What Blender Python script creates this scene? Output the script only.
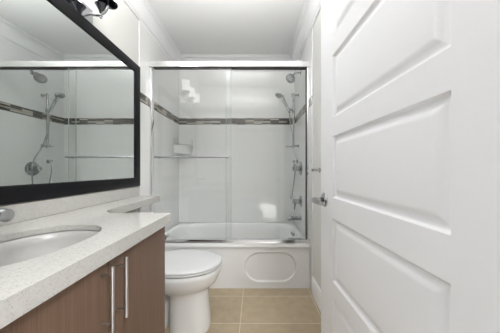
import bpy, bmesh, math
from mathutils import Vector, Matrix
PI = math.pi
SC = bpy.context.scene
COL = SC.collection
for o in list(bpy.data.objects):
    bpy.data.objects.remove(o, do_unlink=True)

# ------------------------------------------------------------------ camera, light, exposure
cam_d = bpy.data.cameras.new('camera'); cam = bpy.data.objects.new('camera', cam_d); COL.objects.link(cam)
cam.location = (0, 0, 1.12); cam.rotation_euler = (PI/2, 0, 0)
cam_d.sensor_width = 36; cam_d.lens = 210/500*36
cam_d.shift_x = -0.009; cam_d.shift_y = 0.007; cam_d.clip_start = 0.02
SC.camera = cam

W = bpy.data.worlds.new('sky'); SC.world = W; W.use_nodes = True
bgn = W.node_tree.nodes['Background']
bgn.inputs[0].default_value = (0.92, 0.96, 1.0, 1); bgn.inputs[1].default_value = 3.0

sun_d = bpy.data.lights.new('sun', 'SUN'); sun = bpy.data.objects.new('sun', sun_d); COL.objects.link(sun)
sun_d.energy = 30; sun_d.angle = 0.01; sun_d.color = (1, 0.99, 0.97)
sun.rotation_euler = Vector((1, 0.05, -0.404)).to_track_quat('-Z', 'Y').to_euler()

bounce_d = bpy.data.lights.new('bounce_light', 'AREA'); bounce = bpy.data.objects.new('bounce_light', bounce_d); COL.objects.link(bounce)
bounce_d.shape = 'RECTANGLE'; bounce_d.size = .8; bounce_d.size_y = .8; bounce_d.energy = 13.8; bounce_d.color = (.985, .99, 1)
bounce.location = (-.18, 1.0, 2.25); bounce.rotation_euler = (PI*1.0, 0, 0)      # added unseen fill, soft light thrown up at the ceiling

door_fill_d = bpy.data.lights.new('doorway_fill_light', 'AREA'); door_fill = bpy.data.objects.new('doorway_fill_light', door_fill_d); COL.objects.link(door_fill)
door_fill_d.shape = 'RECTANGLE'; door_fill_d.size = .40; door_fill_d.size_y = .35; door_fill_d.energy = 31.0; door_fill_d.color = (.985, .995, 1)
door_fill.location = (.66, -.80, 2.51); door_fill.rotation_euler = (math.radians(25), 0, math.radians(10))     # unseen lamp added to brighten the bathroom through the open doorway

SHADE_GLOW = 3.2
VS = SC.view_settings
VS.view_transform = 'Standard'; VS.look = 'None'; VS.gamma = 1; VS.use_curve_mapping = False
VS.exposure = 0.7

# ------------------------------------------------------------------ materials
def mat(name, col, rough=.5, metal=0., spec=.5, coat=0.):
    m = bpy.data.materials.new(name); m.use_nodes = True
    b = m.node_tree.nodes['Principled BSDF']
    b.inputs['Base Color'].default_value = (*col, 1); b.inputs['Roughness'].default_value = rough
    b.inputs['Metallic'].default_value = metal; b.inputs['Specular IOR Level'].default_value = spec
    b.inputs['Coat Weight'].default_value = coat; b.inputs['Coat Roughness'].default_value = .03
    return m
def nt(m): return m.node_tree.nodes, m.node_tree.links, m.node_tree.nodes['Principled BSDF']
def node(N, t, **kw):
    n = N.new(t)
    for k, v in kw.items(): setattr(n, k, v)
    return n
def ramp(N, stops, interp='LINEAR'):
    r = N.new('ShaderNodeValToRGB'); r.color_ramp.interpolation = interp
    e = r.color_ramp.elements
    while len(e) < len(stops): e.new(.5)
    for x, (p, c) in zip(e, stops): x.position = p; x.color = (*c, 1)
    return r
def objcoord(N, L, swizzle='XYZ', scale=(1, 1, 1)):
    tc = N.new('ShaderNodeTexCoord'); s = N.new('ShaderNodeSeparateXYZ'); c = N.new('ShaderNodeCombineXYZ')
    L.new(tc.outputs['Object'], s.inputs[0])
    for i, a in enumerate(swizzle): L.new(s.outputs['XYZ'.index(a)], c.inputs[i])
    mp = N.new('ShaderNodeMapping'); L.new(c.outputs[0], mp.inputs[0]); mp.inputs['Scale'].default_value = scale
    return mp.outputs[0]
def bump(N, L, b, h, strength, dist=.002):
    bp = N.new('ShaderNodeBump'); bp.inputs['Strength'].default_value = strength; bp.inputs['Distance'].default_value = dist
    L.new(h, bp.inputs['Height']); L.new(bp.outputs[0], b.inputs['Normal'])

def paint(name, col, rough=.6):
    m = mat(name, col, rough, spec=.3); N, L, b = nt(m)
    n = N.new('ShaderNodeTexNoise'); n.inputs['Scale'].default_value = 220
    L.new(objcoord(N, L), n.inputs['Vector']); bump(N, L, b, n.outputs[0], .06)
    return m
M = {}
M['wall'] = paint('wall_paint', (.735, .73, .70))
M['ceiling'] = paint('ceiling_paint', (.86, .86, .855))
M['trim'] = paint('trim_paint', (.87, .87, .87), .35)
M['door'] = paint('door_paint', (.87, .87, .885), .4)
M['bedroom'] = paint('bedroom_paint', (.84, .83, .82))

def quartz():
    m = mat('white_quartz', (.77, .76, .73), .16); N, L, b = nt(m); v = objcoord(N, L)
    a = N.new('ShaderNodeTexVoronoi'); a.inputs['Scale'].default_value = 420; L.new(v, a.inputs['Vector'])
    sp = N.new('ShaderNodeSeparateColor'); L.new(a.outputs['Color'], sp.inputs[0])
    r = ramp(N, [(0, (.37, .345, .31)), (.05, (.45, .43, .40)), (.10, (.54, .528, .50)), (.8, (.55, .538, .512)), (1, (.57, .56, .535))]); L.new(sp.outputs[0], r.inputs[0])
    n = N.new('ShaderNodeTexNoise'); n.inputs['Scale'].default_value = 90; L.new(v, n.inputs['Vector'])
    r2 = ramp(N, [(.35, (.88, .87, .85)), (.6, (1, 1, 1))]); L.new(n.outputs[0], r2.inputs[0])
    mx = node(N, 'ShaderNodeMix', data_type='RGBA', blend_type='MULTIPLY'); mx.inputs[0].default_value = .45
    L.new(r.outputs[0], mx.inputs[6]); L.new(r2.outputs[0], mx.inputs[7]); L.new(mx.outputs[2], b.inputs['Base Color'])
    return m
M['quartz'] = quartz()

def wood():
    m = mat('brown_wood', (.2, .11, .08), .42, spec=.35); N, L, b = nt(m)
    v = objcoord(N, L, 'XYZ', (170, 170, 2.0))
    n = N.new('ShaderNodeTexNoise'); n.inputs['Scale'].default_value = 1.6; n.inputs['Detail'].default_value = 5; L.new(v, n.inputs['Vector'])
    r = ramp(N, [(.28, (.125, .074, .048)), (.5, (.158, .096, .065)), (.74, (.192, .121, .084))]); L.new(n.outputs[0], r.inputs[0])
    L.new(r.outputs[0], b.inputs['Base Color']); bump(N, L, b, n.outputs[0], .12)
    return m
M['wood'] = wood()
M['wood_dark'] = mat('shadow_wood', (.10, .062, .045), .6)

def floor_tile():
    m = mat('tan_floor_tile', (.4, .3, .2), .35); N, L, b = nt(m)
    v = objcoord(N, L)
    br = N.new('ShaderNodeTexBrick'); br.offset = 0; br.squash = 1
    br.inputs['Scale'].default_value = 1; br.inputs['Brick Width'].default_value = .61; br.inputs['Row Height'].default_value = .331
    br.inputs['Mortar Size'].default_value = .0032; br.inputs['Mortar Smooth'].default_value = .3
    br.inputs['Color1'].default_value = (.48, .385, .26, 1); br.inputs['Color2'].default_value = (.445, .355, .24, 1)
    br.inputs['Mortar'].default_value = (.66, .60, .49, 1); L.new(v, br.inputs['Vector'])
    n = N.new('ShaderNodeTexNoise'); n.inputs['Scale'].default_value = 14; n.inputs['Detail'].default_value = 6; L.new(v, n.inputs['Vector'])
    r = ramp(N, [(.3, (.90, .89, .88)), (.7, (1.05, 1.05, 1.05))]); L.new(n.outputs[0], r.inputs[0])
    mx = node(N, 'ShaderNodeMix', data_type='RGBA', blend_type='MULTIPLY'); mx.inputs[0].default_value = 1
    L.new(br.outputs[0], mx.inputs[6]); L.new(r.outputs[0], mx.inputs[7]); L.new(mx.outputs[2], b.inputs['Base Color'])
    bump(N, L, b, br.outputs['Fac'], -.2)
    return m
M['floor'] = floor_tile()

def wall_tile(name, sw):
    m = mat(name, (.8, .8, .79), .12, spec=.5); N, L, b = nt(m); v = objcoord(N, L, sw)
    br = N.new('ShaderNodeTexBrick'); br.offset = 0
    br.inputs['Scale'].default_value = 1; br.inputs['Brick Width'].default_value = .254; br.inputs['Row Height'].default_value = .40
    br.inputs['Mortar Size'].default_value = .0015; br.inputs['Mortar Smooth'].default_value = .5
    br.inputs['Color1'].default_value = (.86, .86, .85, 1); br.inputs['Color2'].default_value = (.85, .85, .84, 1)
    br.inputs['Mortar'].default_value = (.77, .77, .76, 1); L.new(v, br.inputs['Vector'])
    L.new(br.outputs[0], b.inputs['Base Color']); bump(N, L, b, br.outputs['Fac'], -.12)
    return m
def mosaic(name, sw):
    m = mat(name, (.3, .3, .25), .15); N, L, b = nt(m); v = objcoord(N, L, sw)
    br = N.new('ShaderNodeTexBrick'); br.offset = .37; br.offset_frequency = 1; br.squash = 1
    br.inputs['Scale'].default_value = 1; br.inputs['Brick Width'].default_value = .11; br.inputs['Row Height'].default_value = .0168
    br.inputs['Mortar Size'].default_value = .0014; br.inputs['Mortar'].default_value = (.34, .33, .30, 1)
    br.inputs['Color1'].default_value = (0, 0, 0, 1); br.inputs['Color2'].default_value = (1, 1, 1, 1)
    br.inputs['Bias'].default_value = 0; L.new(v, br.inputs['Vector'])
    r = ramp(N, [(0, (.022, .020, .016)), (.25, (.07, .06, .045)), (.40, (.34, .30, .23)), (.5, (.03, .03, .028)), (.62, (.45, .41, .34)), (.72, (.075, .06, .045)), (.88, (.52, .49, .43))], 'CONSTANT')
    L.new(br.outputs[0], r.inputs[0])
    mx = node(N, 'ShaderNodeMix', data_type='RGBA'); L.new(br.outputs['Fac'], mx.inputs[0]); L.new(r.outputs[0], mx.inputs[6])
    mx.inputs[7].default_value = (.28, .27, .24, 1); L.new(mx.outputs[2], b.inputs['Base Color'])
    bump(N, L, b, br.outputs['Fac'], -.3)
    return m
M['tile_x'] = wall_tile('white_tile_end', 'YZX'); M['tile_y'] = wall_tile('white_tile_back', 'XZY')
M['mosaic_x'] = mosaic('mosaic_end', 'YZX'); M['mosaic_y'] = mosaic('mosaic_back', 'XZY')
M['acrylic'] = mat('white_acrylic', (.87, .87, .865), .16)
M['china'] = mat('white_china', (.86, .86, .855), .08, coat=.4)
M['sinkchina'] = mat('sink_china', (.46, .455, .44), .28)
M['plastic'] = mat('white_plastic', (.80, .80, .797), .3)
M['seat'] = mat('seat_plastic', (.65, .65, .647), .25)
M['fitting'] = mat('fitting_chrome', (.40, .41, .42), .13, 1)
M['chrome'] = mat('chrome', (.72, .73, .74), .09, 1)
M['bright_chrome'] = mat('bright_chrome', (.86, .86, .87), .12, 1)
M['dark_chrome'] = mat('dark_chrome', (.10, .10, .115), .12, 1)
M['grey_chrome'] = mat('plate_chrome', (.62, .63, .65), .05, 1)
M['steel'] = mat('brushed_steel', (.50, .49, .475), .28, 1)
M['frame'] = mat('black_frame', (.006, .006, .0075), .42, spec=.22)
M['rubber'] = mat('rubber', (.05, .05, .05), .7)
M['gap'] = mat('dark_gasket', (.06, .06, .06), .6)
M['lever'] = mat('lever_chrome', (.55, .55, .55), .16, 1)
M['plate'] = mat('spray_plate', (.50, .51, .52), .25, .8)
M['nozzle'] = mat('nozzle_face', (.22, .225, .23), .35, .6)
m = mat('mirror_silver', (.80, .835, .825), .0, 1); M['mirror'] = m
def thin_glass(name, tint, f0):
    m = bpy.data.materials.new(name); m.use_nodes = True; N = m.node_tree.nodes; L = m.node_tree.links; N.clear()
    out = N.new('ShaderNodeOutputMaterial'); t = N.new('ShaderNodeBsdfTransparent'); g = N.new('ShaderNodeBsdfGlossy')
    t.inputs[0].default_value = (*tint, 1); g.inputs['Roughness'].default_value = .0
    lw = N.new('ShaderNodeLayerWeight'); lw.inputs[0].default_value = .5
    p = node(N, 'ShaderNodeMath', operation='POWER'); p.inputs[1].default_value = 5; L.new(lw.outputs['Facing'], p.inputs[0])
    ma = node(N, 'ShaderNodeMath', operation='MULTIPLY_ADD'); ma.inputs[1].default_value = 1-f0; ma.inputs[2].default_value = f0; L.new(p.outputs[0], ma.inputs[0])
    mx = N.new('ShaderNodeMixShader'); L.new(ma.outputs[0], mx.inputs[0]); L.new(t.outputs[0], mx.inputs[1]); L.new(g.outputs[0], mx.inputs[2])
    L.new(mx.outputs[0], out.inputs[0]); return m
M['glass'] = thin_glass('clear_glass', (.985, .99, .987), .04)
M['glass_edge'] = mat('glass_edge', (.42, .50, .46), .2)
def glow(name, col, s):
    m = bpy.data.materials.new(name); m.use_nodes = True; N, L, b = nt(m)
    b.inputs['Base Color'].default_value = (.9, .9, .88, 1); b.inputs['Roughness'].default_value = .4
    b.inputs['Emission Color'].default_value = (*col, 1); b.inputs['Emission Strength'].default_value = s
    return m
M['shade'] = glow('lit_frosted_glass', (1, .985, .97), SHADE_GLOW)

# ------------------------------------------------------------------ helpers
def wloc(o):
    v = Vector((0, 0, 0))
    while o is not None: v = v+o.location; o = o.parent
    return v
def tag(o, label=None, cat=None, group=None, kind=None):
    for k, v in (('label', label), ('category', cat), ('group', group), ('kind', kind)):
        if v: o[k] = v
    return o
def thing(name, label, cat, loc, group=None, kind=None):
    o = bpy.data.objects.new(name, None); o.empty_display_size = .05; COL.objects.link(o); o.location = loc
    return tag(o, label, cat, group, kind)
class MB:
    def __init__(s): s.b = bmesh.new()
    def box(s, x0, x1, y0, y1, z0, z1, bev=0., seg=2):
        t = bmesh.new(); bmesh.ops.create_cube(t, size=1)
        for v in t.verts: v.co = Vector(((x0+x1)/2+v.co.x*(x1-x0), (y0+y1)/2+v.co.y*(y1-y0), (z0+z1)/2+v.co.z*(z1-z0)))
        if bev: bmesh.ops.bevel(t, geom=t.edges[:], offset=bev, segments=seg, profile=.5, affect='EDGES')
        s.add(t); return s
    def add(s, t):
        me = bpy.data.meshes.new('tmp'); t.to_mesh(me); t.free(); s.b.from_mesh(me); bpy.data.meshes.remove(me)
    def loft(s, loops, cap0=True, cap1=True, closed=True):
        R = [[s.b.verts.new(Vector(p)) for p in lp] for lp in loops]; n = len(R[0])
        for a, b in zip(R, R[1:]):
            for i in range(n if closed else n-1):
                j = (i+1) % n; s.b.faces.new((a[i], a[j], b[j], b[i]))
        if cap0: s.b.faces.new(R[0][::-1])
        if cap1: s.b.faces.new(R[-1])
        return s
    def tube(s, path, r, n=12, cap=True):
        P = [Vector(p) for p in path]; rs = r if isinstance(r, (list, tuple)) else [r]*len(P)
        loops = []; up = None
        for i, p in enumerate(P):
            d = (P[min(i+1, len(P)-1)]-P[max(i-1, 0)]).normalized()
            if up is None:
                up = Vector((0, 0, 1)) if abs(d.z) < .9 else Vector((1, 0, 0))
            a = d.cross(up).normalized(); up = a.cross(d).normalized()
            loops.append([p+(a*math.cos(2*PI*k/n)+up*math.sin(2*PI*k/n))*rs[i] for k in range(n)])
        s.loft(loops, cap, cap); return s
    def lathe(s, base, axis, prof, n=28, cap=True):     # prof: (distance along axis, radius)
        base = Vector(base); ax = Vector(axis).normalized()
        a = ax.orthogonal().normalized(); b = ax.cross(a)
        s.loft([[base+ax*h+(a*math.cos(2*PI*k/n)+b*math.sin(2*PI*k/n))*max(r, .0004) for k in range(n)] for h, r in prof], cap, cap); return s
    def sphere(s, c, r, sc=(1, 1, 1)):
        t = bmesh.new(); bmesh.ops.create_uvsphere(t, u_segments=20, v_segments=12, radius=r)
        for v in t.verts: v.co = Vector((v.co.x*sc[0]+c[0], v.co.y*sc[1]+c[1], v.co.z*sc[2]+c[2]))
        s.add(t); return s
    def build(s, name, material, parent=None, origin=None, smooth=True, local=False, bevel=0, angle=35):
        bmesh.ops.recalc_face_normals(s.b, faces=s.b.faces[:])
        off = Vector((0, 0, 0)) if local else (wloc(parent) if parent is not None else Vector(origin or (0, 0, 0)))
        for v in s.b.verts: v.co -= off
        me = bpy.data.meshes.new(name); s.b.to_mesh(me); s.b.free(); me.materials.append(material)
        if smooth:
            for p in me.polygons: p.use_smooth = True
            me.set_sharp_from_angle(angle=math.radians(angle))
        o = bpy.data.objects.new(name, me); COL.objects.link(o)
        if parent is not None: o.parent = parent
        else: o.location = off
        if bevel:
            bv = o.modifiers.new('bevel', 'BEVEL'); bv.width = bevel; bv.segments = 2; bv.limit_method = 'ANGLE'
        return o
def struct(o): o['kind'] = 'structure'; return o
def spline(pts, n=8):                                  # Catmull-Rom
    P = [Vector(p) for p in pts]; P = [2*P[0]-P[1]]+P+[2*P[-1]-P[-2]]; out = []
    for i in range(1, len(P)-2):
        for k in range(n):
            t = k/n; a, b, c, d = P[i-1:i+3]
            out.append(.5*((2*b)+(c-a)*t+(2*a-5*b+4*c-d)*t*t+(3*b-a-3*c+d)*t**3))
    return out+[P[-2]]
def sse(t, e): c, s_ = math.cos(t), math.sin(t); return math.copysign(abs(c)**e, c), math.copysign(abs(s_)**e, s_)

# ------------------------------------------------------------------ dimensions
XL, XR, YB, YF, H = -1.01, .535, 2.77, .16, 2.59      # room: left wall, right wall, back wall, front wall, ceiling
TL, TR = -.998, .525                                   # tile faces
YT = 1.975                                             # tub apron

# ------------------------------------------------------------------ room shell
b = MB().box(XL-.1, XR+.1, YF, YB+.1, -.1, 0); struct(b.build('floor', M['floor'], origin=(-.104, 1.864-6*.331, 0), smooth=False))
b = MB().box(XL-.1, XR+.1, YF, YB+.1, H, H+.1); struct(b.build('ceiling', M['ceiling'], smooth=False))
wl = struct(MB().box(XL-.1, XL, YF, YB, 0, H).build('wall_left', M['wall'], smooth=False))
wr = struct(MB().box(XR, XR+.1, YF, YB, 0, H).build('wall_right', M['wall'], smooth=False))
wb = struct(MB().box(XL-.1, XR+.1, YB, YB+.1, 0, H).build('wall_back', M['tile_y'], smooth=False, origin=(-.74, YB, .435)))
b = MB().box(XL, -.40, YF, .28, 0, H).box(.43, XR, YF, .28, 0, H).box(-.40, .43, YF, .28, 2.12, H)
struct(b.build('wall_front', M['wall'], smooth=False))
tl = MB().box(XL, TL, 1.825, YB, 0, H, .002, 1).build('tile_cladding', M['tile_x'], wl, smooth=False)
tr = MB().box(TR, XR, 1.915, YB, 0, H, .002, 1).build('tile_cladding', M['tile_x'], wr, smooth=False)
Z0, Z1 = 1.719, 1.803
MB().box(TL-.002, TL+.0015, 1.825, YB, Z0, Z1).build('mosaic_band', M['mosaic_x'], tl, smooth=False)
MB().box(TR-.0015, TR+.002, 1.915, YB, Z0, Z1).build('mosaic_band', M['mosaic_x'], tr, smooth=False)
MB().box(TL, TR, YB-.0015, YB+.002, Z0, Z1).build('mosaic_band', M['mosaic_y'], wb, smooth=False)

def crown_prof(proj, drop):   # (out from wall, below ceiling)
    pts = [(0, drop), (.012, drop), (.014, drop-.018), (.022, drop-.022), (.024, drop-.034)]
    for k in range(9):
        t = k/8; pts.append((.026+(proj-.044)*(1-math.cos(t*PI/2)), drop-.036-(drop-.062)*math.sin(t*PI/2)))
    pts += [(proj-.012, .024), (proj-.010, .012), (proj, .010), (proj, 0), (0, 0)]
    return pts
def crown(name, f, ends):
    b = MB(); b.loft([[f(e, o_, d) for o_, d in crown_prof(.095 if name != 'trim_1' else .078, .165)] for e in ends])
    return struct(b.build(name, M['trim'], angle=20))
crown('trim_1', lambda e, o_, d: (XL+.001+o_+.0, e, H-d), (.28, YB))
crown('trim_2', lambda e, o_, d: (XR-.001-o_, e, H-d), (.28, YB))
crown('trim_3', lambda e, o_, d: (e, YB-.001-o_, H-d), (XL+.02, XR-.02))
b = MB().loft([[(XR, y, 0), (XR-.014, y, 0), (XR-.014, y, .125), (XR-.010, y, .138), (XR-.008, y, .15), (XR-.003, y, .157), (XR, y, .157)] for y in (.28, 1.913)])
struct(b.build('baseboard_right', M['trim'], angle=25))

# room beyond the doorway that lets daylight in
struct(MB().box(-2.3, 2.1, -4.1, YF, -.1, 0).build('floor_bedroom', M['bedroom'], smooth=False))
struct(MB().box(-2.3, 2.1, -4.1, YF, H, H+.1).build('ceiling_bedroom', M['bedroom'], smooth=False))
struct(MB().box(2.0, 2.1, -4.0, YF, 0, H).build('wall_bedroom_right', M['bedroom'], smooth=False))
struct(MB().box(-2.3, 2.1, -4.1, -4.0, 0, H).build('wall_bedroom_back', M['bedroom'], smooth=False))
b = MB().box(-2.3, -2.2, -4.0, -3.0, 0, H).box(-2.3, -2.2, -1.0, YF, 0, H).box(-2.3, -2.2, -3.0, -1.0, 0, .97).box(-2.3, -2.2, -3.0, -1.0, 1.24, H)
struct(b.build('wall_bedroom_left', M['bedroom'], smooth=False))
b = MB().box(-2.3, XL-.1, .061, YF, 0, H).box(XR+.1, 2.1, .061, YF, 0, H)
struct(b.build('wall_bedroom_front', M['bedroom'], smooth=False))

# ------------------------------------------------------------------ bathroom door
def door():
    a, sl = .40, -.04
    r = thing('door_1', 'white panelled bathroom door standing open along the right wall', 'door', (a+sl*.30, .30, .012), kind='structure')
    r.rotation_euler.z = math.atan2(1, sl)
    Wd, Hd, T = .822, 2.085, .035
    X0, X1 = .110, .672
    zs = [(.24, .528), (.605, .897), (.992, 1.277), (1.362, 1.649), (1.737, 1.985)]
    def prof(d):
        if d <= 0: return 0
        pts = [(0, 0), (.002, .002), (.006, .0085), (.010, .0105), (.016, .0105), (.024, .0085), (.032, .0045), (.038, .0025), (.044, .002), (1, .002)]
        for (p, q), (p2, q2) in zip(pts, pts[1:]):
            if d <= p2: return q+(q2-q)*(d-p)/(p2-p)
    offs = [0, .002, .004, .006, .008, .0105, .013, .0155, .018, .021, .024, .027, .030, .034, .038, .041, .044]
    xs = [0, X0-.003]+[X0+o_ for o_ in offs]+[X1-o_ for o_ in offs[::-1]]+[X1+.003, Wd]
    zz = [0]
    for p, q in zs: zz += [p-.015]+[p-.012+o_ for o_ in offs]+[q-.012-o_ for o_ in offs[::-1]]+[q-.009]
    zz += [Hd]
    def h(x, z):
        for p, q in zs:
            d = min(x-X0, X1-x, z-(p-.012), (q-.012)-z)
            if d > 0: return prof(d)
        return 0
    # local +y is the side facing the basin; the slab lies behind it
    b = MB()
    G = [[b.b.verts.new((x, -h(x, z), z)) for x in xs] for z in zz]
    Bk = [[b.b.verts.new((x, -T+h(x, z), z)) for x in xs] for z in zz]
    for Gr in (G, Bk):
        for i in range(len(zz)-1):
            for j in range(len(xs)-1): b.b.faces.new((Gr[i][j], Gr[i][j+1], Gr[i+1][j+1], Gr[i+1][j]))
    def edge(pa, pb):
        for i in range(len(pa)-1): b.b.faces.new((pa[i], pa[i+1], pb[i+1], pb[i]))
    edge(G[0], Bk[0]); edge(G[-1], Bk[-1]); edge([r_[0] for r_ in G], [r_[0] for r_ in Bk]); edge([r_[-1] for r_ in G], [r_[-1] for r_ in Bk])
    b.build('door_panel', M['door'], r, local=True, angle=24)
    hx, hz = .767, .957
    hd = MB().lathe((hx, 0, hz), (0, 1, 0), [(0, .036), (.004, .036), (.009, .032), (.013, .022), (.014, .012)]).build('door_handle', M['lever'], r, local=True)
    MB().tube(spline([(hx, .010, hz), (hx, .042, hz), (hx-.006, .058, hz), (hx-.03, .063, hz), (hx-.075, .061, hz-.001), (hx-.115, .058, hz-.002)]),
              [.0105]*8+[.0125]*8+[.0135]*8+[.0130-.0002*k for k in range(8)]+[.0114-.0003*k for k in range(9)]).build('lever', M['lever'], hd, local=True)
    MB().lathe((hx, .012, hz), (0, 1, 0), [(0, .013), (.012, .012), (.014, .0086)]).build('lever_collar', M['dark_chrome'], hd, local=True)
    MB().box(Wd-.0005, Wd+.0015, -.029, -.006, hz-.03, hz+.03).build('latch_plate', M['steel'], r, local=True)
    for z in (.2, 1.04, 1.87):
        MB().lathe((-.004, .004, z-.045), (0, 0, 1), [(0, .006), (.09, .006)], 12).build('hinge', M['steel'], r, local=True)
door()

# ------------------------------------------------------------------ vanity
VX, VY0, VY1 = -.445, .285, 1.044
v = thing('bathroom_vanity', 'brown wood grain vanity cabinet with tall bar pulls under the white counter', 'cabinet', (-.72, .66, 0))
b = MB()
for q in ((XL+.002, VX-.02, VY0, VY0+.018, .09, .852), (XL+.002, VX-.02, VY1-.018, VY1, .09, .852), (XL+.002, VX-.02, VY0+.018, VY1-.018, .09, .108), (XL+.002, XL+.014, VY0+.018, VY1-.018, .108, .852), (VX-.04, VX-.02, VY0+.018, VY1-.018, .80, .852)): b.box(*q)
b.build('body', M['wood'], v, smooth=False)
MB().box(XL+.002, VX-.07, VY0, VY1-.01, 0, .09).build('toe_kick', M['wood_dark'], v, smooth=False)
for y0, y1, hy in ((VY0+.003, .6385, .608), (.6415, VY1, .674)):
    d = MB().box(VX-.0195, VX, y0, y1, .095, .849, .0012, 1).build('door', M['wood'], v, smooth=False)
    hb = MB().tube([(VX+.034, hy, .648), (VX+.034, hy, .841)], .0052, 14)
    for z in (.675, .814): hb.tube([(VX-.001, hy, z), (VX+.034, hy, z)], .0032, 10)
    hb.build('handle', M['steel'], d)
MB().box(XL+.002, XL+.03, VY1+.003, 1.82, .79, .852).build('ledge_shade_strip', M['wood'], v, smooth=False)  # brown strip added in place of the shaded wall under the ledge

ZC, TC = .90, .022
CX = -.426; LX = -.812; CYE = 1.079; LYE = 1.812
def arc(cx, cy, r, a0, a1, n=8): return [(cx+r*math.cos(math.radians(a0+(a1-a0)*k/n)), cy+r*math.sin(math.radians(a0+(a1-a0)*k/n))) for k in range(n+1)]
path = [(CX, .285)]+arc(CX-.012, CYE-.012, .012, 0, 90, 5)+arc(-.695, CYE+.115, .117, 270, 180, 10)+arc(LX-.012, LYE-.012, .012, 0, 90, 5)
path = [(p[0], p[1]) for p in path]
outline = path+[(XL+.0015, LYE), (XL+.0015, .285)]
SX, SY, SA, SB = -.695, .635, .162, .215
def counter():
    b = MB()
    def loop(pts, z):
        V = [b.b.verts.new((x, y, z)) for x, y in pts]; return [b.b.edges.new((V[i], V[(i+1) % len(V)])) for i in range(len(V))]
    E = loop(outline, ZC)
    hole = [(SX+SA*sse(2*PI*k/56, .9)[0], SY+SB*sse(2*PI*k/56, .9)[1]) for k in range(56)]
    E += loop(hole, ZC)
    bmesh.ops.triangle_fill(b.b, use_beauty=True, use_dissolve=False, edges=E)
    f = b.b.faces[:]
    ex = bmesh.ops.extrude_face_region(b.b, geom=f)
    for g in ex['geom']:
        if isinstance(g, bmesh.types.BMVert): g.co.z -= TC
    # mitred drop edge along the front
    q = []
    for i, p in enumerate(path):
        a = Vector(path[max(i-1, 0)]); c = Vector(path[min(i+1, len(path)-1)]); t = (c-a).normalized()
        q.append((p[0]-t.y*.02, p[1]+t.x*.02))
    zb = ZC-.047; zt = ZC-TC+.0005
    b.loft([[(p[0], p[1], zt), (p[0], p[1], zb), (w[0], w[1], zb), (w[0], w[1], zt)] for p, w in zip(path, q)])
    c = tag(b.build('countertop', M['quartz'], origin=(-.72, .66, ZC), bevel=.0022, angle=30), 'white speckled quartz vanity countertop with narrow ledge running over the toilet', 'countertop')
    MB().box(XL+.0015, -.99, .285, LYE, ZC+.0005, .978, .0015, 1).build('backsplash', M['quartz'], c)
counter()

def sink():
    s = thing('undermount_sink', 'oval white undermount basin set in the vanity countertop', 'sink', (SX, SY, .70))
    lv = [(.876, 1.10), (.8755, 1.02), (.870, .985), (.845, .965), (.80, .91), (.76, .80), (.735, .60), (.724, .35), (.72, .12)]
    L1 = [[(SX+SA*k*sse(2*PI*i/56, .9)[0], SY+SB*k*sse(2*PI*i/56, .9)[1], z) for i in range(56)] for z, k in lv]
    outer = [(.712, .13), (.714, .37), (.725, .64), (.75, .86), (.80, .98), (.86, 1.05), (.87, 1.10)]
    L1 = L1[::-1][0:0]+[[(SX+SA*k*sse(2*PI*i/56, .9)[0], SY+SB*k*sse(2*PI*i/56, .9)[1], z) for i in range(56)] for z, k in outer]+L1
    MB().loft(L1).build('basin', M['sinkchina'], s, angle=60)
    MB().lathe((SX, SY, .7195), (0, 0, 1), [(0, .024), (.003, .024), (.005, .018), (.004, .006)]).build('drain', M['chrome'], s)
sink()

f = thing('faucet', 'chrome basin faucet at the back of the sink', 'faucet', (-.915, SY+.02, ZC))
fy = SY+.02
MB().lathe((-.915, fy, ZC+.0006), (0, 0, 1), [(0, .028), (.006, .028), (.012, .023), (.05, .022), (.075, .021), (.08, .012)]).build('body', M['fitting'], f)
MB().tube(spline([(-.905, fy, ZC+.055), (-.88, fy, ZC+.072), (-.84, fy, ZC+.080), (-.80, fy, ZC+.080), (-.770, fy, ZC+.078)]), [.017]*20+[.020]*13, 16).build('spout', M['fitting'], f)
MB().tube([(-.915, fy, ZC+.075), (-.922, fy, ZC+.10), (-.94, fy, ZC+.15)], [.011, .009, .006]).build('lever', M['fitting'], f)

# mirror
mr = thing('wall_mirror', 'large mirror in a black frame on the left wall above the counter', 'mirror', (XL, 1.1, .985))
my0, my1, mz0, mz1, mw = .40, 1.81, .983, 2.006, .074
b = MB()
def fr(i, x): return [(x, my0+i, mz0+i), (x, my1-i, mz0+i), (x, my1-i, mz1-i), (x, my0+i, mz1-i)]
b.loft([fr(0, XL+.001), fr(0, -.986), fr(.003, -.983), fr(.012, -.9815), fr(mw-.010, -.985), fr(mw-.004, -.987), fr(mw, -.992), fr(mw, XL+.001)], False, False)
b.build('frame', M['frame'], mr, angle=20)
MB().box(XL+.001, -.994, my0+mw-.004, my1-mw+.004, mz0+mw-.004, mz1-mw+.004).build('mirror_glass', M['mirror'], mr, smooth=False)

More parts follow.
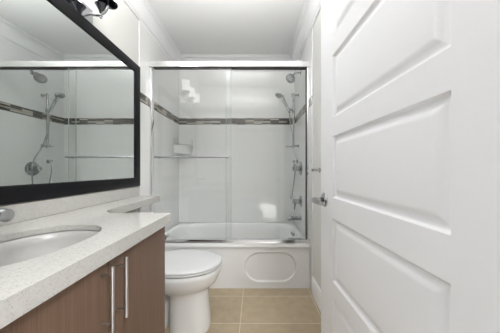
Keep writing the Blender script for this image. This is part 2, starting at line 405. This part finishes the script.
# vanity light
vl = thing('vanity_light', 'chrome three lamp bar light on the wall above the black framed mirror', 'light', (XL, 1.02, 2.02))
MB().box(XL+.001, -.995, .752, 1.294, 2.009, 2.10, .002, 1).build('backplate', M['grey_chrome'], vl)
for y in (1.272, 1.022, .772):
    ar = MB().tube(spline([(-.996, y, 2.066), (-.962, y, 2.058), (-.932, y, 2.060), (-.905, y, 2.078), (-.89, y, 2.105), (-.888, y, 2.129)]), .0075, 12).build('arm', M['fitting'], vl)
    MB().lathe((-.93, y, 2.062), (0, 0, -1), [(0, .008), (.006, .011), (.010, .011), (.012, .006), (.016, .008), (.021, .008), (.025, .004), (.026, .0005)], 16).build('finial', M['fitting'], ar)
    MB().lathe((-.928, y, 2.072), (0, 0, 1), [(0, .011), (.012, .014), (.046, .034), (.0462, .032), (.014, .011)], cap=False).build('glass_cup', M['dark_chrome'], ar)
    ds = MB().lathe((-.888, y, 2.128), (0, 0, 1), [(0, .012), (.001, .050), (.005, .052), (.008, .050)]).build('shade_holder', M['dark_chrome'], vl)
    MB().lathe((-.888, y, 2.137), (0, 0, 1), [(0, .036), (.002, .040), (.10, .047), (.135, .05), (.135, .047), (.10, .044), (.006, .036)], cap=False).build('lamp_shade', M['shade'], vl)

# ------------------------------------------------------------------ toilet
TY = 1.52
def egg(z, xb, xf, w, n=48, e=.92, back=.62):
    if z > .3: xf += .010
    z *= 1.03
    xc = xb+(xf-xb)*.46; out = []
    for k in range(n):
        t = 2*PI*k/n; c, s_ = math.cos(t), math.sin(t)
        if c >= 0: x = xc+(xf-xc)*abs(c)**e; y = w*math.copysign(abs(s_)**e, s_)
        else: x = xc-(xc-xb)*abs(c)**back; y = w*math.copysign(abs(s_)**.85, s_)
        out.append((x, TY+y, z))
    return out
t = thing('toilet', 'white toilet with closed lid between the vanity and the bathtub', 'toilet', (-.62, TY, 0))
xb, xf = -.775, -.247
b = MB().loft([egg(0, -.60, -.318, .118, e=.75), egg(.015, -.60, -.314, .118, e=.75), egg(.10, -.60, -.326, .110, e=.75), egg(.20, -.60, -.332, .108, e=.78), egg(.255, -.61, -.330, .112, e=.8), egg(.275, -.66, -.322, .126), egg(.295, -.70, -.305, .148),
               egg(.32, -.73, -.285, .170), egg(.35, -.76, -.268, .188), egg(.385, -.775, -.257, .199), egg(.412, xb, -.252, .203), egg(.421, xb+.004, -.257, .198)])
b.build('bowl', M['china'], t, angle=60)
b = MB().loft([egg(0, -.86, -.625, .085, e=.7), egg(.18, -.86, -.625, .085, e=.7), egg(.28, -.88, -.64, .09, e=.7), egg(.38, -.97, -.70, .16, e=.6, back=.4), egg(.42, -.975, -.70, .17, e=.6, back=.4)])
b.build('trapway', M['china'], t, angle=60)
MB().loft([egg(.4275, xb+.010, xf-.010, .197), egg(.430, xb, xf, .206), egg(.438, xb, xf, .206), egg(.441, xb+.003, xf-.003, .203)]).build('seat', M['seat'], t)
MB().loft([egg(.4435, xb+.008, xf-.008, .198), egg(.4455, xb, xf-.001, .206), egg(.452, xb, xf-.001, .206), egg(.459, xb+.006, xf-.010, .198), egg(.463, xb+.03, xf-.05, .165), egg(.465, xb+.10, xf-.14, .10)]).build('lid', M['seat'], t, angle=60)
def rrect(x0, x1, y0, y1, z, r, n=6):
    o_ = []
    for cx, cy, a in ((x1-r, y1-r, 0), (x0+r, y1-r, 90), (x0+r, y0+r, 180), (x1-r, y0+r, 270)):
        o_ += [(x, y, z) for x, y in arc(cx, cy, r, a, a+90, n)]
    return o_
MB().loft([rrect(-.98, -.83, TY-.17, TY+.17, .434, .03), rrect(-.985, -.825, TY-.185, TY+.185, .55, .03), rrect(-.988, -.82, TY-.195, TY+.195, .745, .03)]).build('tank', M['china'], t, angle=50)
MB().loft([rrect(-.99, -.814, TY-.20, TY+.20, .746, .03), rrect(-.99, -.812, TY-.202, TY+.202, .77, .03), rrect(-.985, -.82, TY-.195, TY+.195, .78, .03)]).build('tank_lid', M['china'], t, angle=50)
MB().tube([(-.822, TY-.14, .69), (-.805, TY-.14, .69), (-.80, TY-.13, .69), (-.80, TY-.07, .685)], .006).build('flush_lever', M['chrome'], t)
for s_ in (-1, 1): MB().lathe((-.755, TY+s_*.075, .470), (0, 0, 1), [(0, .017), (.010, .017), (.013, .013)], 16).build('lid_hinge', M['seat'], t)
sv = thing('shutoff_valve', 'chrome water shutoff valve low on the wall behind the toilet', 'valve', (XL, 1.22, .20))
MB().lathe((XL+.001, 1.22, .20), (1, 0, 0), [(0, .028), (.004, .028), (.006, .010), (.05, .010), (.052, .016), (.075, .016)]).build('body', M['chrome'], sv)
MB().tube(spline([(-.95, 1.22, .21), (-.935, 1.25, .30), (-.93, 1.285, .36), (-.93, 1.295, .40)]), .006).build('supply_hose', M['steel'], sv)

tp = thing('toilet_paper_holder', 'small chrome paper holder on the end panel of the vanity', 'holder', (-.455, VY1, .78))
for x in (-.455, -.60):
    MB().lathe((x, VY1+.001, .782), (0, 1, 0), [(0, .017), (.005, .017), (.008, .009), (.032, .008), (.036, .011), (.044, .011), (.047, .006)], 18).build('post', M['chrome'], tp)
MB().tube([(-.600, VY1+.04, .782), (-.455, VY1+.04, .782)], .006).build('bar', M['chrome'], tp)

# ------------------------------------------------------------------ bathtub
def tub():
    x0, x1, y0, y1, zr = TL+.003, TR-.003, YT, YB-.004, .434
    t = thing('bathtub', 'white alcove bathtub with an oval recessed panel in its apron', 'bathtub', ((x0+x1)/2, YT, 0))
    n = 96; cx, cy = (x0+x1)/2, (y0+.115+y1-.06)/2; hx, hy = (x1-x0)/2-.043, (y1-.06-y0-.115)/2
    def inner(k, z, dx=0, e=.55):
        return [(cx+dx+hx*k*sse(2*PI*i/n, e)[0], cy+hy*(k if k > .9 else k-.02)*sse(2*PI*i/n, e)[1], z) for i in range(n)]
    def outer(z, d=0):
        o_ = []
        for i in range(n):
            c, s_ = sse(2*PI*i/n, 1); m_ = max(abs(c), abs(s_))
            o_.append(((x0+x1)/2+((x1-x0)/2-d)*max(-1, min(1, c/m_)), (y0+y1)/2+((y1-y0)/2-d)*max(-1, min(1, s_/m_)), z))
        return o_
    b = MB().loft([outer(.392), outer(.428), outer(.434, .006), inner(1.02, .434), inner(1.0, .432), inner(.985, .424), inner(.965, .38), inner(.94, .28), inner(.91, .19), inner(.87, .14), inner(.80, .118), inner(.6, .11), inner(.3, .108)], False, True)
    b.build('tub_shell', M['acrylic'], t, angle=50)
    # apron with a stadium groove
    b = MB(); nx, nz = 190, 56; za, zb = 0.0, .391; P0, P1, Q0, Q1 = -.095, .399, .060, .343
    r = (Q1-Q0)/2; ca, cb, cz = P0+r, P1-r, (Q0+Q1)/2
    def dep(x, z):
        qx = max(abs(x-(ca+cb)/2)-(cb-ca)/2, 0); d = r-math.hypot(qx, z-cz)
        if d < 0: return 0
        if d < .016: u = d/.016; return .009*u*u*(3-2*u)
        return .009
    xs = sorted(set([x0]+[P0-.01+(P1-P0+.02)*k/nx for k in range(nx+1)]+[x1])); zs = sorted(set([za]+[Q0-.005+(Q1-Q0+.01)*k/nz for k in range(nz+1)]+[zb]))
    G = [[b.b.verts.new((x, YT+.012+dep(x, z), z)) for x in xs] for z in zs]
    for i in range(len(zs)-1):
        for j in range(len(xs)-1): b.b.faces.new((G[i][j], G[i][j+1], G[i+1][j+1], G[i+1][j]))
    bk = [b.b.verts.new((x, YT+.05, z)) for x, z in ((x0, za), (x1, za), (x1, zb), (x0, zb))]
    b.b.faces.new(bk)
    b.b.faces.new([bk[3], bk[2]]+G[-1][::-1]); b.b.faces.new([bk[0], bk[1]]+G[0][::-1])
    b.b.faces.new([bk[0], bk[3]]+[q[0] for q in G][::-1]); b.b.faces.new([bk[1], bk[2]]+[q[-1] for q in G][::-1])
    b.build('apron', M['acrylic'], t, angle=60)
    ov = MB().lathe((.458, 2.42, .365), (-1, 0, .12), [(0, .034), (.004, .034), (.008, .028), (.009, .004)]).build('overflow_plate', M['fitting'], t)
    MB().tube([(.45, 2.42, .37), (.435, 2.42, .374), (.424, 2.42, .405)], [.010, .010, .009]).build('overflow_lever', M['fitting'], ov)
    MB().lathe((.20, 2.40, .1115), (0, 0, 1), [(0, .028), (.003, .028), (.005, .02)]).build('drain', M['chrome'], t)
tub()

# ------------------------------------------------------------------ shower enclosure
GY = 2.005
ef = thing('shower_door_frame', 'chrome header, sill track and side jambs of the shower enclosure', 'shower frame', (-.236, GY, .434))
def hsec(x):
    pts = [(-.031, 0), (-.034, .012)]+[(-.002-.034*math.cos(math.radians(a)), .040+.030*math.sin(math.radians(a))) for a in range(-20, 91, 11)]+[(.030, .070), (.034, .062), (.034, 0)]
    return [(x, GY+y, 2.092+z) for y, z in pts]
MB().loft([hsec(TL+.001), hsec(TR-.001)]).build('header', M['bright_chrome'], ef, angle=30)
MB().box(TL+.04, TR-.03, GY-.022, GY+.022, 2.086, 2.0918).build('header_gasket', M['gap'], ef, smooth=False)
def tsec(x): return [(x, GY+y, .4345+z) for y, z in ((-.032, 0), (-.032, .010), (-.026, .026), (-.020, .030), (.024, .030), (.030, .022), (.030, 0))]
MB().loft([tsec(TL+.001), tsec(TR-.001)]).build('sill_track', M['bright_chrome'], ef, angle=25)
for xa, xb_ in ((TL+.001, TL+.027), (TR-.029, TR-.001)):
    j = MB().box(xa, xb_, GY-.026, GY+.026, .465, 2.091, .004).build('side_jamb', M['bright_chrome'], ef)
    if xa > 0:
        MB().box(xa-.006, xa-.0002, GY-.02, GY+.02, .466, 2.086).build('jamb_gasket', M['gap'], j, smooth=False)
        MB().lathe((xa+.004, GY-.0262, 1.085), (0, -1, 0), [(0, .007), (.006, .006), (.008, .003)], 12).build('bumper', M['rubber'], j)
def slider(xa, xb_, y, label, edge_at, ytop):
    r = thing('sliding_shower_door', label, 'shower door', ((xa+xb_)/2, y, .466), 'sliding glass shower doors')
    g = MB().box(xa, xb_, y-.003, y+.003, .4665, 2.085).build('glass_panel', M['glass'], r, smooth=False)
    MB().box(edge_at-.0012, edge_at+.0012, y-.0033, y+.0033, .4665, 2.085).build('polished_edge', M['glass_edge'], g, smooth=False)
    return r
d1 = slider(TL+.029, -.222, GY-.011, 'left sliding clear glass shower door with chrome towel bar', -.2232, 2.06)
d2 = slider(-.275, TR-.037, GY+.011, 'right sliding clear glass shower door without outer towel bar', -.2738, 2.06)
tb = MB().tube([(-.93, GY-.058, 1.24), (-.235, GY-.058, 1.24)], .0085, 14)
for x in (-.90, -.265):
    tb.lathe((x, GY-.0145, 1.24), (0, -1, 0), [(0, .012), (.004, .012), (.006, .008), (.045, .008)], 16)
tb.build('towel_bar', M['fitting'], d1)

# ------------------------------------------------------------------ shower fittings on the right end wall
SYW = 2.375
SBY = 2.485
XW = TR
def flange(x0, y, z, prof, **k): return MB().lathe((x0-.0005, y, z), (-1, 0, 0), prof, **k)
sh = thing('overhead_shower', 'round chrome shower head on a short arm high on the right tiled wall', 'shower', (XW, SYW, 2.22))
flange(XW, SYW, 2.22, [(0, .027), (.004, .026), (.010, .014), (.012, .009)]).build('flange', M['fitting'], sh)
MB().tube(spline([(XW-.008, SYW, 2.22), (XW-.05, SYW, 2.218), (XW-.085, SYW-.004, 2.197), (XW-.10, SYW-.008, 2.177)]), .0095).build('arm', M['fitting'], sh)
hd = Vector((-.42, -.42, -.62)).normalized(); hc = Vector((XW-.102, SYW-.009, 2.175))
h_ = MB().lathe(hc, hd, [(0, .013), (.012, .016), (.018, .014), (.026, .030), (.036, .052), (.044, .057), (.050, .056), (.052, .050)]).build('head', M['fitting'], sh)
MB().lathe(hc+hd*.0522, hd, [(0, .050), (.002, .047), (.0022, .022), (.004, .020), (.0045, .004)]).build('nozzle_plate', M['plate'], h_)
b = MB()
a_ = hd.orthogonal().normalized(); c_ = hd.cross(a_)
for rr, nn in ((.020, 6), (.037, 12)):
    for k in range(nn):
        q = hc+hd*.0545+(a_*math.cos(2*PI*k/nn)+c_*math.sin(2*PI*k/nn))*rr
        b.lathe(q, hd, [(0, .0042), (.002, .003)], 8)
b.build('spray_nozzles', M['rubber'], h_)

BX = XW-.064
sb = thing('slide_bar', 'vertical chrome slide bar with wall brackets on the right tiled wall', 'slide bar', (XW, SBY, 1.41))
MB().tube([(BX, SBY, 1.375), (BX, SBY, 2.03)], .0125, 16).build('bar', M['fitting'], sb)
for z in (1.405, 2.005):
    MB().lathe((XW-.0005, SBY, z), (-1, 0, 0), [(0, .021), (.004, .021), (.008, .012), (.055, .011), (.062, .017), (.085, .017), (.09, .012)], 18).build('bracket', M['fitting'], sb)
MB().box(BX-.095, BX+.030, SBY-.060, SBY-.0145, 1.386, 1.398, .004).build('soap_tray', M['fitting'], sb)
sl_ = MB().lathe((BX, SBY, 1.80), (0, 0, 1), [(0, .017), (.004, .019), (.05, .019), (.054, .017)], 18).lathe((BX-.015, SBY-.012, 1.825), Vector((-1, -.6, .2)), [(0, .012), (.03, .015), (.045, .016), (.048, .012)], 16)
sl_.build('slider', M['fitting'], sb)
hs = thing('hand_shower', 'chrome hand shower held tilted on the slide bar', 'hand shower', (BX-.055, SBY-.04, 1.82))
p0 = Vector((BX-.052, SBY-.036, 1.79)); p1 = Vector((.322, SBY-.02, 1.985))
MB().tube([p0, p0.lerp(p1, .15), p0.lerp(p1, .5), p0.lerp(p1, .85), p1], [.012, .0145, .0150, .018, .024], 14).build('handle', M['fitting'], hs)
hh = Vector((-.38, -.12, -.90)).normalized(); c0 = p1+Vector((-.025, -.006, .026))
MB().lathe(c0, hh, [(0, .012), (.006, .036), (.016, .047), (.026, .049), (.030, .046)]).build('spray_head', M['fitting'], hs)
MB().lathe(c0+hh*.0302, hh, [(0, .044), (.0025, .040), (.003, .004)]).build('spray_face', M['nozzle'], hs)
OY, OZ = 2.555, 1.225
out = (XW-.045, OY, OZ-.022)
hose = spline([p0, p0+Vector((.006, .012, -.09)), (BX-.026, SBY-.032, 1.56), (BX-.028, SBY-.075, 1.42), (BX-.010, SBY-.10, 1.34), (BX-.004, SYW-.050, 1.22), (BX-.024, SYW-.085, 1.04), (BX-.046, SYW-.078, .88), (BX-.050, SYW-.03, .812), (BX-.040, SYW+.06, .80), (BX-.008, SYW+.115, .92), (BX+.018, OY-.006, 1.08), (out[0], out[1], out[2]-.012)], 10)
MB().tube(hose, .0068, 10).build('hose', M['fitting'], hs)
ho = thing('hose_outlet', 'small chrome hose elbow on the tiled wall below the slide bar', 'fitting', (XW, OY, OZ))
flange(XW, OY, OZ, [(0, .025), (.005, .025), (.009, .014), (.035, .013), (.05, .014), (.058, .009)], n=18).tube([(out[0], OY, OZ), out], .011).build('elbow', M['fitting'], ho)

def valve(z, label, r_, seg):
    vv = thing('shower_valve', label, 'valve', (XW, SYW, z), 'shower wall valves')
    flange(XW, SYW, z, [(0, r_), (.004, r_), (.010, r_*.86), (.013, r_*.5), (.014, .02)]).build('escutcheon', M['fitting'], vv)
    MB().lathe((XW-.013, SYW, z), (-1, 0, 0), [(0, .030), (.03, .026), (.034, .028), (.075, .026), (.085, .016)], 20).build('knob', M['fitting'], vv)
    MB().tube([(XW-.062, SYW, z), (XW-.068, SYW+seg[0]*.5, z+seg[1]*.5), (XW-.074, SYW+seg[0], z+seg[1]*1.6)], [.013, .011, .009]).build('lever', M['fitting'], vv)
valve(1.135, 'upper chrome shower valve with round plate below the slide bar', .080, (-.02, .035))
valve(.765, 'lower chrome valve with round plate just above the tub spout', .066, (-.015, -.055))
sp = thing('tub_spout', 'chrome tub spout low on the right tiled wall', 'tub spout', (XW, SYW, .57))
MB().lathe((XW-.0005, SYW, .575), (-1, 0, 0), [(0, .029), (.006, .029), (.010, .022), (.03, .021), (.105, .022), (.135, .024), (.148, .018), (.15, .008)], 22).tube([(XW-.132, SYW, .575), (XW-.134, SYW, .545)], [.017, .015], 16).build('spout_body', M['fitting'], sp)
MB().tube([(XW-.128, SYW, .596), (XW-.128, SYW, .612)], [.004, .006], 10).build('diverter_knob', M['fitting'], sp)

# soap basket in the back left corner
so = thing('corner_soap_basket', 'small white corner soap basket with chrome rail in the shower', 'soap basket', (TL, YB, 1.335))
def corner(z, k, n=12):
    R = .185*k; o_ = [(TL+.002, YB-.003, z)]
    return o_+[(TL+.002+R*max(0., math.cos(a))**.7, YB-.003-R*max(0., math.sin(a))**.7, z) for a in [PI/2*i/n for i in range(n+1)]]
MB().loft([corner(1.325, .84), corner(1.332, .90), corner(1.43, 1.0), corner(1.43, .965), corner(1.345, .88)]).build('basket', M['plastic'], so, angle=40)
MB().tube([(TL+.19*math.cos(a)**.7 if math.cos(a) > 0 else TL+.004, YB-.19*math.sin(a)**.7-.002 if math.sin(a) > 0 else YB-.005, 1.437) for a in [PI/2*i/14 for i in range(15)]], .0042, 8).build('rail', M['chrome'], so)
for x, y in ((TL+.006, YB-.175), (TL+.178, YB-.008)):
    MB().tube([(x, y, 1.41), (x, y, 1.515)], .004, 8).build('hanger', M['steel'], so)

# towel bar partly hidden by the door
tw = thing('towel_bar', 'chrome towel bar on the right wall behind the open door', 'towel bar', (XR, 1.3, 1.12))
MB().tube([(XR-.055, 1.735, 1.12), (XR-.055, 1.20, 1.12)], .0075, 12).build('bar', M['fitting'], tw)
for y in (1.72, 1.215):
    MB().lathe((XR-.0008, y, 1.12), (-1, 0, 0), [(0, .020), (.004, .020), (.008, .009), (.05, .009), (.062, .011), (.066, .008)], 16).build('post', M['fitting'], tw)
